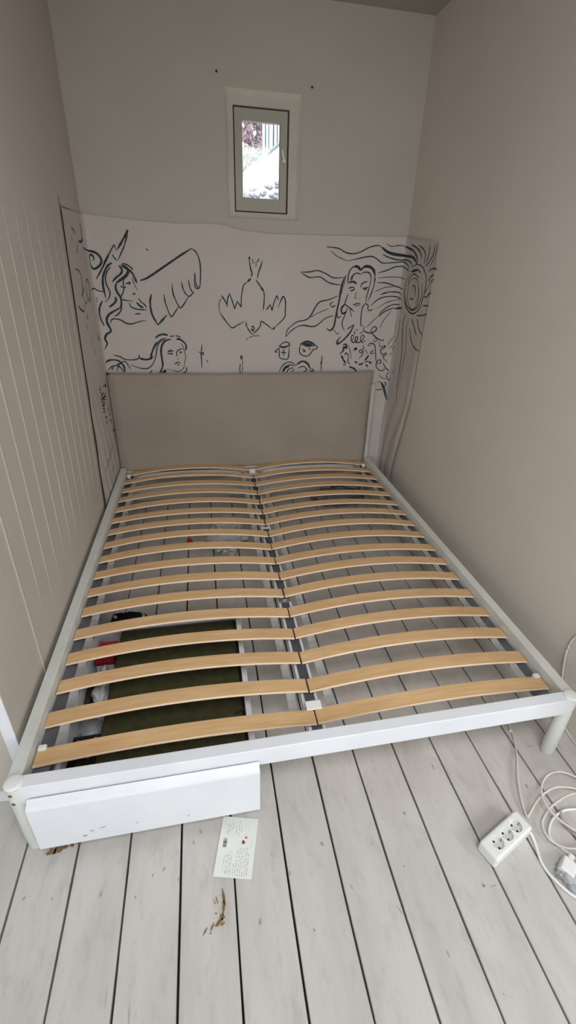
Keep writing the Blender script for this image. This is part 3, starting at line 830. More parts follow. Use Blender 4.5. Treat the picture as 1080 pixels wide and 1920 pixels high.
for (x, z), lb in (((.690, 2.334), 'small dark nail in the back wall, above the window to its left'), ((1.171, 2.313), 'small dark nail in the back wall, above the window to its right')):
    bm = B(); lathe(bm, [(.0022, -.004), (.0022, .010), (.0055, .011), (.005, .014), (.001, .015)], (x, YB, z), (.1, -1, -.3), 10)
    tag(obj('nail', bm, M['black']), lb, 'nail', 'nails above the window')

# ------------------------------------------------------------------ bed frame
W, LB, H = 1.66, 2.07, .283
bed = thing('bed_frame', 'white wooden double bed frame with greige headboard, standing in the alcove', 'bed', (W / 2, LB / 2, 0))
R0 = .0225
def post(x, y, h, name='leg'):
    bm = B()
    lathe(bm, [(R0 - .003, 0), (R0 - .001, .003), (R0 - .001, .02), (R0, .06), (R0, h - .004), (R0 - .001, h - .002)], (x, y, 0), n=28)
    return obj(name, bm, M['gray_white' if name == 'leg' else 'cream'], bed, True)
for x, y in ((0, 0), (W, 0)):
    lg = post(x, y, H)
    bm = B(); lathe(bm, [(R0 + .0012, 0), (R0 + .0012, .004), (R0 - .001, .0065), (R0 - .008, .008), (.002, .0085)], (x, y, H - .003), n=28)
    obj('post_cap', bm, M['plastic'], lg, True)
    for z in (.262, .226):
        d = Vector((-.25 if x < 1 else .75, -1, 0)).normalized()
        bm = B(); lathe(bm, [(.0048, 0), (.0048, .0015), (.0026, .0016), (.0026, .0002)], Vector((x, y, z)) + d * (R0 - .0008), d, 14)
        obj('bolt', bm, M['black'], lg)
for x in (.006, W + .010):
    R0 = .0175; lg = post(x, 2.0985 if x < 1 else 2.090, .80, 'headboard_post')
    bm = B(); lathe(bm, [(R0, 0), (R0 - .003, .006), (R0 - .010, .010), (.002, .011)], (x, 2.0985 if x < 1 else 2.090, .795), n=24); obj('post_cap', bm, M['cream'], lg, True)
R0 = .0225
# rails
bm = B(); box(bm, .012, W - .012, -.017, .019, .213, H - .001, .0025); obj('foot_rail', bm, M['white'], bed)
bm = B(); box(bm, .012, W - .012, LB - .017, LB - .004, .195, .242, .0025); obj('head_rail', bm, M['white'], bed)
def wavy_rail(x0, x1):
    bm = B(); prev = None
    n = 60
    for i in range(n + 1):
        y = .016 + (LB - .035) * i / n
        j = .0012 * fbm(x0 * 3, y * 4)
        cur = [bm.verts.new(p) for p in ((x0, y, .19), (x0, y, H - .004), (x0 + .002, y, H - .001), (x1 + j - .002, y, H - .001), (x1 + j, y, H - .004), (x1 + j, y, .19))]
        if prev:
            for k in range(6): bm.faces.new((prev[k], prev[(k + 1) % 6], cur[(k + 1) % 6], cur[k]))
        else: bm.faces.new(cur)
        prev = cur
    bm.faces.new(prev[::-1])
    return bm
obj('side_rail', wavy_rail(-.022, .0135), M['gray_white'], bed)
obj('side_rail', wavy_rail(W - .0135, W + .022), M['gray_white'], bed)
for x0, x1 in ((.0135, .058), (W - .058, W - .0135)):
    bm = B(); box(bm, x0, x1, .021, LB - .02, .196, .2245, .0015); obj('rail_ledge', bm, M['ledge'], bed, label='dark grey slat ledge inside the side rail')
# middle beam with its dark tape and metal plates
bm = B(); box(bm, .803, .857, .019, LB - .017, .172, .2185, .002)
mid = obj('middle_beam', bm, M['white'], bed)
bm = B(); box(bm, .813, .847, .024, LB - .022, .2186, .2206, .0005); obj('beam_tape', bm, M['tape'], mid)
for y, m in ((.690, M['metal']), (1.298, M['plastic'])):
    bm = B(); box(bm, .805, .855, y - .030, y + .020, .2207, .2235, .001)
    pl = obj('beam_plate', bm, m, mid, label='pale fixing plate on the middle beam')
    bm = B(); lathe(bm, [(.013, 0), (.013, .002), (.010, .0026), (.006, .0012), (.0045, -.001)], (.830, y - .006, .2235), n=18); obj('bolt', bm, M['metal'], pl, True)
    bm = B(); lathe(bm, [(.0045, 0), (.0045, .0008)], (.830, y - .006, .2240), n=12); obj('bolt_hole', bm, M['black'], pl)

# headboard with cloth slip cover
bm = B()
nx, nzz = 60, 30
def hb(s, t, back):
    x = -.026 + s * (1.646 + .026); z0, z1 = .247, .893
    z1 -= .010 * math.sin(PI * s) ** .8 - .004 * fbm(s * 6, 2)
    x += .026 * (t - .35) * sm(.8, 1, s) * sm(.4, 1, t)
    z = z0 + t * (z1 - z0)
    edge = min(s, 1 - s, ) * 1.65; et = min((1 - t) * .62, t * .62)
    r = min(1, edge / .022, et / .022 + (0 if t > .5 else .35))
    bul = math.sqrt(max(0, 1 - (1 - r) ** 2))
    wr = .0025 * fbm(s * 5, t * 3) + .0022 * math.sin((s * 8 + t * 2) * 3) * sm(.5, 0, t) * sm(.3, 0, s)
    yc = 2.0875
    return Vector((x, yc + (.018 * bul if back else -(.0185 * bul + wr * bul)), z))
F = [[bm.verts.new(hb(i / nx, j / nzz, False)) for i in range(nx + 1)] for j in range(nzz + 1)]
K = [[bm.verts.new(hb(i / nx, j / nzz, True)) for i in range(nx + 1)] for j in range(nzz + 1)]
for G in (F, K):
    for j in range(nzz):
        for i in range(nx): bm.faces.new((G[j][i], G[j][i + 1], G[j + 1][i + 1], G[j + 1][i]))
for j in range(nzz):
    for i in (0, nx): bm.faces.new((F[j][i], F[j + 1][i], K[j + 1][i], K[j][i]))
for i in range(nx):
    for j in (0, nzz): bm.faces.new((F[j][i], F[j][i + 1], K[j][i + 1], K[j][i]))
cov = obj('headboard_cover', bm, M['cover'], bed, True)
bm = B(); tube(bm, [hb(i / 40, .004, False) + Vector((0, -.001, -.003)) for i in range(41)], .0045, 8, False); obj('cover_hem', bm, M['gray_white'], cov, True)
bm = B(); tube(bm, [hb(.006, j / 30, False) + Vector((-.001, -.001, 0)) for j in range(31)] + [hb(i / 40, .995, False) for i in range(1, 40)] + [hb(.994, 1 - j / 30, False) for j in range(31)], .0030, 6, False)
obj('cover_piping', bm, M['cover'], cov, True)

# white hooks where the two slatted bases meet the frame
def hook(y, zt):
    bm = B()
    prof = [(y + .022, .2215), (y + .022, zt + .002), (y + .017, zt + .0055), (y - .010, zt + .0035), (y - .012, zt + .0006), (y + .012, zt + .0025), (y + .018, .2215)]
    prism(bm, prof, 'x', .804, .853)
    return obj('end_hook', bm, M['plastic'], mid)
hook(.118, .2523); 
bm = B(); prism(bm, [(2.006, .2212), (2.006, .257), (1.992, .257), (1.990, .2212)], 'x', .812, .852); obj('end_hook', bm, M['plastic'], mid)

# ------------------------------------------------------------------ slatted bases
NS, PITCH, SD, TH = 17, .1218, .053, .0078
def slat_z(x, xa, xb, A): 
    m = (xa + xb) / 2; return .2438 + A * (1 - ((x - m) / ((xb - xa) / 2)) ** 2)
def base(xa, xb, label, side):
    root = thing('slatted_bed_base', label, 'slatted bed base', ((xa + xb) / 2, 1.04, .2245), 'slatted bases')
    rng = random.Random(5 + side)
    arch = []
    for i in range(NS):
        y0 = .0620 + i * PITCH + rng.uniform(-.002, .002)
        A = .026 + .012 * sm(0, 3, i) + rng.uniform(-.004, .004)
        if i == 0: A = .0235
        arch.append((y0, A))
        bm = B(); prev = None
        n = 36; e0 = rng.uniform(-.0015, .0015); e1 = rng.uniform(-.0015, .0015)
        a, b = xa + e0 + .001, xb + e1 - .001
        for k in range(n + 1):
            x = a + (b - a) * k / n
            z = slat_z(x, a, b, A)
            c = .0016
            cur = [bm.verts.new(p) for p in ((x, y0 + c, z), (x, y0, z - c), (x, y0, z - TH + c), (x, y0 + c, z - TH), (x, y0 + SD - c, z - TH), (x, y0 + SD, z - TH + c), (x, y0 + SD, z - c), (x, y0 + SD - c, z))]
            if prev:
                for q in range(8): bm.faces.new((prev[q], prev[(q + 1) % 8], cur[(q + 1) % 8], cur[q]))
            else: bm.faces.new(cur)
            prev = cur
        bm.faces.new(prev[::-1])
        o = obj('slat', bm, M['wood'], root)
        o.data.materials.append(M['wood_edge'])
        for p in o.data.polygons:
            if abs(p.normal.y) > .55: p.material_index = 1
    for xr in (xa + .058, xb - .061):
        bm = B(); prev = None
        for i, (y0, A) in enumerate(arch):
            z = slat_z(xr, xa, xb, A) - TH - .0007
            ys_ = [(y0 + .004, 0), (y0 + SD - .004, 0)]
            if i < NS - 1: ys_ += [(y0 + SD + .02, -.003), (y0 + SD + .05, -.003)]
            for y, dz in ys_:
                cur = [bm.verts.new((xr - .014, y, z + dz)), bm.verts.new((xr + .014, y, z + dz + .0005))]
                if prev: bm.faces.new((prev[0], prev[1], cur[1], cur[0]))
                prev = cur
        bmesh.ops.solidify(bm, geom=list(bm.faces), thickness=.0008)
        obj('ribbon', bm, M['ribbon'], root)
    xo = xa if side == 0 else xb; s = 1 if side == 0 else -1
    for y0, A in (arch[0], arch[-1]):
        yb = y0 + SD - .002 if y0 < 1 else y0 - .004
        z = slat_z(xo + s * .02, xa, xb, A)
        bm = B(); box(bm, min(xo + s * .004, xo + s * .026), max(xo + s * .004, xo + s * .026), yb - .006, yb + .010, .2262, z + .006, .002)
        obj('corner_clip', bm, M['plastic'], root, True)
base(.0155, .8265, 'left slatted base of curved birch slats, under it the drawer and bags', 0)
base(.8305, W - .0165, 'right slatted base of curved birch slats, bare floor boards below', 1)

# ------------------------------------------------------------------ under-bed drawer and what is in it
dr = thing('underbed_drawer', 'white underbed drawer with plain front at the left foot end of the bed', 'drawer', (.33, .35, 0))
bm = B()
prism(bm, [(-.046, .046), (-.046, .221), (-.044, .226), (-.0395, .2295), (-.0225, .2375), (-.0215, .2370), (-.0215, .046)], 'x', .029, .637)
fr = obj('drawer_front', bm, M['white'], dr)
for i, (x, z, rx, rz, a) in enumerate([(0, 0, .007, .0022, .1), (.03, .007, .01, .0016, .3), (-.02, -.018, .006, .003, .2), (.12, 0, .007, .0013, .5), (.26, -.01, .006, .0014, .6)]):
    bm = B(); blob(bm, x, z, rx, rz, a, 0, seed=i + 1)
    for v in bm.verts: v.co = Vector((.17 + v.co.x, -.0464, .092 + v.co.y))
    obj('scuff', bm, M['knot'], fr)
bm = B()
box(bm, .045, .059, -.021, .70, .022, .150, .0015); box(bm, .620, .640, -.021, .70, .022, .150, .0015); box(bm, .045, .640, .70, .714, .022, .150, .0015)
obj('drawer_side', bm, M['white'], dr)
bm = B(); box(bm, .059, .620, -.021, .70, .030, .034); obj('drawer_bottom', bm, M['gray_white'], dr)
for x, y in ((.09, .03), (.59, .03), (.09, .66), (.59, .66)):
    bm = B(); lathe(bm, [(.011, -.008), (.0145, -.006), (.0145, .006), (.011, .008)], (x, y, .0146), (1, 0, 0), 16)
    obj('caster', bm, M['black'], dr, True)

case = thing('hard_case', 'olive green case lying flat in the open underbed drawer', 'case', (.38, .37, .034))
bm = B(); box(bm, .150, .612, .012, .690, .0345, .132, .007, 3); obj('case_shell', bm, M['olive'], case)
bm = B(); box(bm, .6125, .6165, .012, .690, .044, .126, .001); obj('edge_trim', bm, M['black'], case)
def top(o, z=.1335): 
    return o
bm = B(); lathe(bm, [(.0135, 0), (.0165, 0), (.0165, .0016), (.0135, .0016), (.0135, 0)], (.292, .308, .1322), n=24, cap=False); obj('ring_pull', bm, M['black'], case)
bm = B(); box(bm, .262, .296, .196, .200, .1322, .1336); obj('slot', bm, M['black'], case)
bm = B(); box(bm, .286, .312, .344, .3455, .1322, .1330); obj('slot', bm, M['black'], case)
for y, dx in ((.437, -.016), (.225, -.03), (.66, -.02)):
    bm = B(); tube(bm, [(.612, y + .008, .133), (.604, y + .006, .139), (.612 + dx, y - .004, .139)], .0032, 8); box(bm, .607, .6185, y + .001, y + .015, .1325, .139, .001)
    obj('clasp', bm, M['black'], case)

def crumple(name, c, r, m, seed, label=None, cat=None, sub=4, amp=.5, parent=None, floor_z=None):
    bm = B(); bmesh.ops.create_icosphere(bm, subdivisions=sub, radius=1)
    for v in bm.verts:
        d = v.co.normalized()
        k = 1 + amp * (abs(fbm(d.x * 1.6 + seed, d.y * 1.6, d.z * 1.6, 3)) * 1.3 - .35) + .10 * amp * fbm(d.x * 7, d.y * 7 + seed, d.z * 7)
        p = Vector((d.x * r[0] * k, d.y * r[1] * k, d.z * r[2] * k))
        v.co = Vector(c) + p
        if floor_z is not None and v.co.z < floor_z: v.co.z = floor_z + .0004 * abs(d.x)
    o = obj(name, bm, m, parent, True)
    if label: tag(o, label, cat)
    return o

crumple('plastic_bag', (.114, .445, .088), (.029, .085, .050), M['film_w'], 3.3, 'crumpled milky plastic bag beside the olive case, over the dark pouch', 'bag', floor_z=.0345)
crumple('plastic_bag', (.100, .292, .072), (.036, .036, .036), M['film'], 8.1, 'clear crumpled plastic bag in the drawer, between carton and pouch', 'bag', floor_z=.0345)
bm = B(); box(bm, .066, .136, .560, .672, .082, .102, .003); o = obj('red_box', bm, M['red'])
bx = thing('flat_box', 'flat red box with a white end in the drawer, beside the olive case', 'box', (.10, .57, .034))
o.name = 'box_lid'; o.parent = bx; o.data.transform(Matrix.Translation((-.10, -.57, -.034)))
bm = B(); box(bm, .067, .135, .562, .696, .0345, .081, .002); obj('box_body', bm, M['plastic'], bx)
bm = B(); box(bm, .061, .080, .385, .500, .0345, .098, .006, 3); pg = obj('pouch', bm, M['brown']); tag(pg, 'small dark brown pouch behind the milky plastic bag', 'pouch')
bk = thing('carton', 'dark brown open carton with grey cord at the foot end of the drawer', 'box', (.1, .12, .034))
bm = B()
box(bm, .061, .064, .138, .244, .0345, .105); box(bm, .138, .141, .138, .244, .0345, .105); box(bm, .061, .141, .138, .141, .0345, .105); box(bm, .061, .141, .241, .244, .0345, .105); box(bm, .061, .141, .138, .244, .0345, .037)
obj('carton_body', bm, M['brown'], bk)
bm = B(); tube(bm, [(.075, .228, .106), (.095, .218, .108), (.118, .224, .107), (.128, .206, .110), (.117, .183, .106), (.120, .163, .104)], .0022, 6); tube(bm, [(.118, .224, .107), (.135, .231, .107)], .0022, 6)
obj('cord', bm, M['plastic_g'], bk, True)
crumple('cloth_bundle', (.088, .085, .062), (.028, .030, .027), M['rust'], 5.5, 'red-brown cloth bundle at the front left corner of the drawer', 'cloth', sub=3, floor_z=.0345)
# flowered fabric behind the drawer
bm = B(); n = 28; G = []
for j in range(n + 1):
    row = []
    for i in range(n + 1):
        s, t = i / n, j / n
        x = .066 + .175 * s; y = .750 + .17 * t
        h = .012 + .072 * sm(0, .15, s) * sm(1, .75, s) * sm(0, .2, t) * sm(1, .6, t) + .022 * fbm(s * 3, t * 3, 2) * min(1, 6 * min(s, 1 - s, t, 1 - t))
        row.append(bm.verts.new((x + .012 * fbm(t * 3, 1), y + .012 * fbm(s * 3, 7), max(.001, h - .011 * (1 - min(1, 8 * min(s, 1 - s, t, 1 - t)))))))
    G.append(row)
for a, b in zip(G, G[1:]):
    for i in range(n): bm.faces.new((a[i], a[i + 1], b[i + 1], b[i]))
tag(obj('flowered_cloth', bm, M['flowers'], None, True), 'black cloth with white flowers, crumpled on the floor behind the drawer', 'cloth')

crumple('carrier_bag', (.632, 1.535, .045), (.105, .165, .062), M['film_w'], 1.7, 'white plastic carrier bag lying on the floor boards under the bed', 'bag', sub=5, amp=.55, floor_z=.001)
cap = thing('bottle_cap', 'small red cap with white rim on the floor under the bed', 'cap', (.405, 1.52, 0))
bm = B(); lathe(bm, [(.017, .008), (.0175, .010), (.0175, .026), (.015, .029), (.004, .030)], (.407, 1.522, 0), n=18); obj('cap_top', bm, M['red'], cap, True)
bm = B(); lathe(bm, [(.019, .0), (.0195, .002), (.019, .0078)], (.407, 1.522, 0.0008), n=18); obj('cap_rim', bm, M['plastic'], cap, True)
# bundle of grey cloth pushed against the wall under the head end
crumple('grey_cloth', (1.43, 1.93, .045), (.16, .085, .06), M['ledge'], 9.4, 'dark grey cloth bundle on the floor under the right head end of the bed', 'cloth', sub=4, floor_z=.001)

# ------------------------------------------------------------------ postcard
A = math.atan2(-.037, -.148)
ex = Vector((-.037, -.150, 0)).normalized()          # along the writing lines (towards the camera)
ey = Vector((.104, -.027, 0)).normalized()
ey = (ey - ex * ey.dot(ex)).normalized()
O = Vector((.5275, -.0235, .0022))
LX, LY = .1525, .1065
def card_pt(s, t, z=0): return O + ex * s + ey * t + Vector((0, 0, z))
cd = thing('postcard', 'white handwritten postcard with barcode and red mark on the floor boards', 'postcard', card_pt(LX / 2, LY / 2, -.0012))
bm = B()
vs = [[bm.verts.new(card_pt(LX * a, LY * b, z)) for a, b in ((0, 0), (1, 0), (1, 1), (0, 1))] for z in (-.0005, .0001)]
bm.faces.new(vs[0]); bm.faces.new(vs[1][::-1])
for i in range(4): bm.faces.new((vs[0][i], vs[0][(i + 1) % 4], vs[1][(i + 1) % 4], vs[1][i]))
obj('card', bm, M['card'], cd)
def flat(bm, s0, s1, t0, t1, z=.0004):
    bm.faces.new([bm.verts.new(card_pt(s, t, z)) for s, t in ((s0, t0), (s1, t0), (s1, t1), (s0, t1))])
def squig(bm, s0, s1, t, h=.0016, w=.00045, seed=0, z=.0004):
    rg = random.Random(seed); s = s0
    while s < s1:
        ln = rg.uniform(.004, .013); e = min(s + ln, s1); q = s; prev = None; k = 0
        while q < e:
            tt = t + h * (1 if k % 2 else -1) * rg.uniform(.3, 1)
            cur = [bm.verts.new(card_pt(q, tt - w, z)), bm.verts.new(card_pt(q + w, tt + w, z))]
            if prev: bm.faces.new((prev[0], prev[1], cur[1], cur[0]))
            prev = cur; q += .0011; k += 1
        s = e + rg.uniform(.0015, .003)
bm = B()
# message half (nearest the bed's right leg end of the card is the address half)
for i, (t, s0, s1) in enumerate([(.023, .100, .138), (.031, .095, .146), (.037, .088, .147), (.043, .092, .147), (.051, .118, .147), (.058, .084, .147), (.065, .080, .148), (.071, .078, .147), (.078, .080, .148), (.085, .076, .148), (.091, .092, .147)]):
    squig(bm, s0, s1, t, seed=i + 1)
obj('handwritten_message', bm, M['penink'], cd)
bm = B()
for i, (t, s0, s1) in enumerate([(.020, .018, .050), (.027, .022, .046), (.034, .014, .034), (.045, .016, .044), (.053, .010, .050), (.060, .022, .040)]):
    squig(bm, s0, s1, t, seed=i + 40)
obj('handwritten_address', bm, M['penink'], cd)
bm = B()
flat(bm, .128, .136, .010, .0105); flat(bm, .008, .024, .0085, .0089)
for t, s0, s1 in ((.062, .064, .078), (.080, .012, .060), (.072, .012, .05)): flat(bm, s0, s1, t, t + .0004)
prev = None
for i in range(15):
    a = -1.1 + 2.2 * i / 14
    cur = [bm.verts.new(card_pt(.068 + r_ * math.sin(a), .090 + r_ * .75 * math.cos(a) - .004, .0004)) for r_ in (.0135, .0142)]
    if prev: bm.faces.new((prev[0], prev[1], cur[1], cur[0]))
    prev = cur
obj('printed_lines', bm, M['penfaint'], cd)
bm = B(); s = .0585; rg = random.Random(2)
while s < .080:
    w = rg.choice((.0007, .0011, .0018)); flat(bm, s, s + w, .0125, .0235); s += w + rg.choice((.0007, .0012))
obj('barcode', bm, M['print'], cd)
bm = B()
def tri(p): bm.faces.new([bm.verts.new(card_pt(s, t, .0005)) for s, t in p])
tri([(.0705, .0672), (.0585, .0672), (.0640, .0740)]); tri([(.0705, .0672), (.0640, .0700), (.0675, .0770)]); tri([(.0585, .0672), (.0600, .0705), (.0668, .0800), (.0640, .0700)])
tri([(.0555, .0730), (.0490, .0755), (.0545, .0800)]); tri([(.0490, .0755), (.0505, .0800), (.0545, .0800)])
obj('red_mark', bm, M['logo'], cd)

# ------------------------------------------------------------------ power strip
ang = math.radians(21)
PS = Vector((1.336, -.2345, 0)); RZ = Matrix.Rotation(ang, 3, 'Z')
ps = thing('power_strip', 'white three-socket power strip on the floor boards beside the cable coil', 'power strip', PS)
LN, WD, HT = .168, .060, .046
bm = B(); box(bm, -LN / 2, LN / 2, -WD / 2, WD / 2, .001, HT, .008, 4)
hz = obj('housing', bm, M['plastic'], ps, True)
hz.data.transform(Matrix.Translation(PS)); hz.data.transform(Matrix.Translation(-PS) )
SOX = [-.042, .0, .042]
bmc = B()
for x in SOX: lathe(bmc, [(.0178, HT - .016), (.0188, HT + .01)], (x, 0, 0), n=40)
mc = bpy.data.meshes.new('cut'); bmc.to_mesh(mc); bmc.free(); oc = bpy.data.objects.new('cut', mc); C.objects.link(oc)
# housing mesh was built around the strip's own origin: undo the world shift before cutting
hz.data.transform(Matrix.Translation(PS))
md = hz.modifiers.new('b', 'BOOLEAN'); md.operation = 'DIFFERENCE'; md.object = oc; md.solver = 'EXACT'
hz.parent = None; hz.location = (0, 0, 0)
bpy.context.view_layer.update()
dg = bpy.context.evaluated_depsgraph_get()
me2 = bpy.data.meshes.new_from_object(hz.evaluated_get(dg))
hz.modifiers.clear(); hz.data = me2; hz.parent = ps
bpy.data.objects.remove(oc)
me2.transform(RZ.to_4x4())
for p in me2.polygons: p.use_smooth = False
def on_strip(o):
    o.data.transform(Matrix.Translation(PS)); o.data.transform(RZ.to_4x4()); return o
for x in SOX:
    bm = B(); lathe(bm, [(.0012, HT - .0155), (.0170, HT - .0155), (.0178, HT - .0150), (.0186, HT - .0002), (.0200, HT + .0004), (.0204, HT - .0004)], (x, 0, 0), n=36, cap=False)
    so = on_strip(obj('socket', bm, M['plastic'], ps, True))
    for s in (-1, 1):
        bm = B(); lathe(bm, [(.0031, 0), (.0031, .0006)], (x, s * .0095, HT - .0152), n=14); on_strip(obj('pin_hole', bm, M['dark'], so))
        bm = B(); box(bm, x + s * .0168 - .0012, x + s * .0168 + .0012, -.0022, .0022, HT - .0145, HT - .002, .0005); on_strip(obj('earth_clip', bm, M['brass'], so))
end = PS + RZ @ Vector((LN / 2 - .003, -.012, .012))
bm = B(); tube(bm, [end, (1.428, -.2345, .010), (1.424, -.262, .0055), (1.4135, -.298, .0052), (1.4145, -.325, .0052), (1.424, -.350, .0055), (1.437, -.373, .006), (1.456, -.395, .0062), (1.50, -.425, .0055), (1.58, -.44, .0055), (1.66, -.41, .0055), (1.70, -.35, .0055)], .0042, 10)
obj('cord', bm, M['plastic'], ps, True)

# ------------------------------------------------------------------ cables
bm = B()
path = [(1.60, .30, .006), (1.590, .16, .006), (1.582, .10, .006), (1.569, .057, .007), (1.535, -.008, .010), (1.500, -.060, .014), (1.470, -.114, .014), (1.453, -.158, .009), (1.4485, -.1835, .006), (1.455, -.184, .006),
        (1.474, -.172, .007), (1.512, -.150, .016), (1.548, -.138, .024), (1.584, -.132, .026), (1.622, -.136, .024), (1.655, -.147, .020), (1.69, -.175, .014), (1.705, -.225, .010), (1.68, -.275, .010), (1.62, -.300, .012),
        (1.560, -.296, .014), (1.513, -.288, .014), (1.488, -.276, .014), (1.472, -.258, .014), (1.469, -.237, .014), (1.477, -.215, .014), (1.494, -.201, .016), (1.526, -.183, .020), (1.567, -.169, .022), (1.609, -.159, .022), (1.650, -.158, .018), (1.70, -.18, .016),
        (1.735, -.23, .012), (1.72, -.29, .012), (1.66, -.31, .014), (1.60, -.285, .024), (1.559, -.260, .030), (1.542, -.244, .031), (1.528, -.226, .032), (1.516, -.199, .033), (1.513, -.174, .034), (1.521, -.145, .036), (1.536, -.125, .037), (1.557, -.108, .036), (1.588, -.094, .034), (1.624, -.090, .031), (1.654, -.098, .028), (1.685, -.117, .022), (1.73, -.15, .012), (1.76, -.22, .006), (1.765, -.32, .006)]
tube(bm, path, .0034, 8, sub=5)
tag(obj('extension_cable', bm, M['cable'], None, True), 'long white cable running from under the bed into loose coils on the floor', 'cable')
bm = B(); tube(bm, [(1.566, -.188, .006), (1.558, -.200, .006), (1.553, -.212, .006), (1.5525, -.228, .0055), (1.556, -.245, .0055), (1.566, -.262, .0055), (1.578, -.270, .0055)], .0046, 8)
tag(obj('cable_end', bm, M['plastic_g'], None, True), 'thicker grey cable end crossing the middle of the coil', 'cable')
bm = B(); tube(bm, [(1.72, -.26, .005), (1.70, -.215, .005), (1.640, -.197, .005), (1.597, -.190, .005), (1.569, -.191, .005), (1.530, -.203, .005), (1.503, -.220, .005), (1.482, -.245, .005), (1.487, -.266, .005), (1.52, -.31, .005), (1.58, -.335, .005), (1.66, -.33, .005)], .0036, 8)
tag(obj('thin_cable', bm, M['plastic'], None, True), 'pale flat-lying cable loop innermost in the coil on the floor', 'cable')
bm = B(); tube(bm, [(1.789, .085, .60), (1.789, .130, .46), (1.789, .168, .352), (1.789, .176, .30), (1.789, .171, .245), (1.789, .152, .17), (1.790, .125, .09), (1.790, .095, .03), (1.785, .060, .006), (1.777, -.006, .005), (1.77, -.08, .005)], .0036, 8)
tag(obj('wall_cable', bm, M['cable'], None, True), 'pale cable hanging down the right wall beside the bed foot', 'cable')
# plug adapter and a scrap of film among the cables
ad = thing('plug_adapter', 'white block plug adapter beside the cable coil at the right edge', 'adapter', (1.468, -.330, 0))
Ra = Matrix.Rotation(math.radians(35), 3, 'Z') @ Matrix.Rotation(math.radians(8), 3, 'X')
bm = B(); box(bm, 1.448, 1.490, -.350, -.312, .002, .034, .005, 3, Ra, (1.469, -.331, .018)); box(bm, 1.476, 1.512, -.352, -.322, .004, .026, .004, 3, Ra, (1.469, -.331, .018)); obj('adapter_body', bm, M['plastic'], ad)
for s in (-1, 1):
    bm = B(); c = Vector((1.4475, -.331 + s * .0085, .019)); pts = [Ra @ (c + Vector((d, 0, 0)) - Vector((1.469, -.331, .018))) + Vector((1.469, -.331, .018)) for d in (0.002, -.014)]
    tube(bm, pts, .0022, 8, False); obj('pin', bm, M['metal'], ad, True)
crumple('film_scrap', (1.505, -.352, .012), (.068, .045, .020), M['film'], 6.6, 'crumpled clear plastic film under the plug adapter at the right edge', 'film', floor_z=.001)
bm = B(); box(bm, 1.571, 1.582, .083, .091, .001, .009, .002, 2, Matrix.Rotation(.5, 3, 'Z'), (1.576, .087, 0)); 
tag(obj('cable_clip', bm, M['plastic']), 'tiny white cable clip on the floor just behind the foot rail', 'clip')

# ------------------------------------------------------------------ outside the window
Mo = {}
Mo['render'] = mottled('garden_render', (.80, .82, .80), (.84, .86, .84), 3, .8)
Mo['cope'] = mottled('garden_coping', (.22, .26, .27), (.30, .34, .35), 6, .7)
Mo['fence'] = mottled('fence_boards', (.36, .39, .44), (.50, .52, .56), 8, .7, stretch=(1, 1, .15))
Mo['pink'] = mottled('pink_leaves', (.80, .60, .66), (.84, .76, .78), 9, .7)
Mo['green'] = mottled('green_leaves', (.45, .62, .50), (.68, .66, .48), 5, .7)
Mo['stone'] = mottled('rubble', (.20, .19, .24), (.40, .38, .43), 7, .8)
bm = B(); box(bm, -1.5, 4, 2.41, 8, 1.4, 1.7); struct(obj('ground', bm, M['stain']))
gw = thing('garden_wall', 'white sloping garden wall with a grey coping, seen through the window', 'wall', (1.4, 5.05, 1.7))
def tl(x): return 2.347 + .759 * (x - 1.084)
def bl(x): return 2.192 + .468 * (x - 1.092)
bm = B(); prism(bm, [(.66, 1.69), (2.3, 1.69), (2.3, tl(2.3)), (.66, tl(.66))], 'y', 5.0, 5.12); obj('wall_body', bm, Mo['render'], gw)
bm = B(); prism(bm, [(.66, tl(.66) - .008), (2.3, tl(2.3) - .008), (2.3, tl(2.3) + .014), (.66, tl(.66) + .014)], 'y', 4.975, 5.145); obj('coping', bm, Mo['cope'], gw)
fn = thing('garden_fence', 'pale grey upright board fence behind the garden wall', 'fence', (1.9, 5.6, 1.7))
bm = B(); x = 1.355; rg = random.Random(4)
while x < 2.5:
    w = rg.uniform(.028, .045); box(bm, x, x + w, 5.58 + rg.uniform(0, .02), 5.62, 1.69, 3.7, .003); x += w + rg.uniform(.006, .014)
obj('fence_boards', bm, Mo['fence'], fn)
for z in (2.0, 3.2):
    bm = B(); box(bm, 1.355, 2.5, 5.622, 5.66, z, z + .08); obj('fence_rail', bm, Mo['fence'], fn)
def shrub(name, label, c, r, n, m, seed, size):
    root = thing(name, label, 'shrub', (c[0], c[1], 1.7))
    rg = random.Random(seed); bm = B()
    for _ in range(n):
        d = Vector((rg.gauss(0, 1), rg.gauss(0, 1), rg.gauss(0, 1))).normalized() * rg.random() ** .4
        p = Vector((c[0] + d.x * r[0], c[1] + d.y * r[1], c[2] + d.z * r[2]))
        q = Matrix.Rotation(rg.uniform(0, 6.3), 3, 'Z') @ Matrix.Rotation(rg.uniform(-.9, 1.4), 3, 'X')
        s = size * rg.uniform(.6, 1.3)
        bm.faces.new([bm.verts.new(p + q @ Vector(v) * s) for v in ((0, -1, 0), (.45, -.2, .1), (.35, .5, .05), (0, 1, -.1), (-.35, .5, .05), (-.45, -.2, .1))])
    obj('leaves', bm, m, root)
    bm = B()
    for k in range(5):
        a = k * 1.3; tube(bm, [(c[0] + .02 * math.cos(a), c[1] + .02 * math.sin(a), 1.69), (c[0] + .08 * math.cos(a), c[1] + .08 * math.sin(a), (1.7 + c[2]) / 2), (c[0] + .5 * r[0] * math.cos(a), c[1] + .5 * r[1] * math.sin(a), c[2])], .012, 6)
    obj('stem', bm, M['brown'], root, True)
shrub('flowering_shrub', 'pink flowering shrub behind the garden wall, left of the fence', (.98, 5.98, 2.80), (.52, .20, .66), 2600, Mo['pink'], 1, .035)
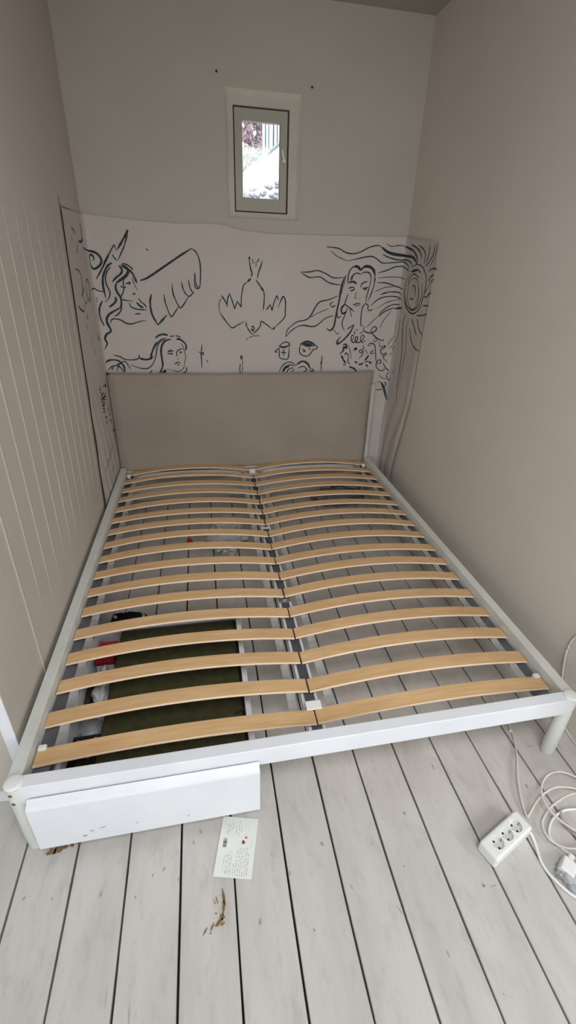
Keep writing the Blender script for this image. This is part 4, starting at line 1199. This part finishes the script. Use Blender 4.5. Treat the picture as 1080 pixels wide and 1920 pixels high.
shrub('leafy_shrub', 'yellow-green leafy shrub just above the sloping garden wall', (1.16, 5.38, 2.46), (.24, .12, .17), 520, Mo['green'], 2, .032)
bm = B(); rg = random.Random(9)
for _ in range(230):
    x = rg.uniform(.6, 2.1); h = max(.05, bl(x) - 1.7 - .02)
    z = 1.7 + rg.random() ** .8 * h; s = rg.uniform(.02, .045)
    r_ = bmesh.ops.create_icosphere(bm, subdivisions=1, radius=s)
    for v in r_['verts']: v.co = Vector((v.co.x * rg.uniform(.8, 1.3) + x, v.co.y * .8 + 4.93 - .12 * (1 - (z - 1.7) / (h + .01)), v.co.z * .8 + z)) 
tag(obj('stone_bank', bm, Mo['stone']), 'heap of grey rubble stones below the sloping white garden wall', 'stones', kind='stuff')

# ------------------------------------------------------------------ light
def area(name, loc, to, size, power, col=(1, 1, 1), sy=None):
    l = bpy.data.lights.new(name, 'AREA'); l.energy = power; l.color = col; l.size = size
    if sy: l.shape = 'RECTANGLE'; l.size_y = sy
    o = link(bpy.data.objects.new(name, l)); o.location = loc
    o.rotation_euler = (Vector(to) - Vector(loc)).to_track_quat('-Z', 'Y').to_euler()
    return o
area('room_window_light', (1.35, -2.35, 1.15), (.9, .5, .15), 1.5, KEY, (.97, .985, 1), 1.3)
area('room_fill_light', (-.55, -2.3, 1.05), (1.3, 1.0, .35), 1.5, FILL, (.97, .985, 1), 1.3)
topf = area('overhead_fill_light', (.85, -1.0, 2.58), (.85, .75, 0), 1.1, TOPL, (.97, .985, 1), 1.1)  # added overhead lamp to brighten slats and rail tops, no roof window behind it
topf.data.spread = math.radians(125)
area('side_key_light', (2.6, -1.45, 1.05), (1.3, -.2, 0), .5, SIDE, (.98, .985, 1), .6)  # added unseen lamp aimed at the power strip to throw its shadow
area('garden_daylight', (1.2, 3.3, 5.2), (1.3, 5.3, 2.3), 2.5, GARD, (.93, .97, 1))
w = bpy.data.worlds.new('world'); S.world = w; w.use_nodes = True
w.node_tree.nodes['Background'].inputs['Color'].default_value = (.93, .97, 1, 1)
w.node_tree.nodes['Background'].inputs['Strength'].default_value = WORLD

# ------------------------------------------------------------------ camera
cam = bpy.data.cameras.new('camera'); co = link(bpy.data.objects.new('camera', cam))
co.location = (.54513, -.82384, 1.50037)
co.rotation_euler = tuple(math.radians(a) for a in (62.8886, -1.8345, -10.7987))
cam.sensor_fit = 'HORIZONTAL'; cam.sensor_width = 36; cam.lens = 848.846 / 1080 * 36
cam.shift_x = -(551.754 - 540) / 1080; cam.shift_y = (931.715 - 960) / 1080
cam.clip_start = .02
S.camera = co
S.view_settings.view_transform = 'Standard'
S.view_settings.look = 'None'
S.view_settings.exposure = EXPO
S.view_settings.gamma = 1.0
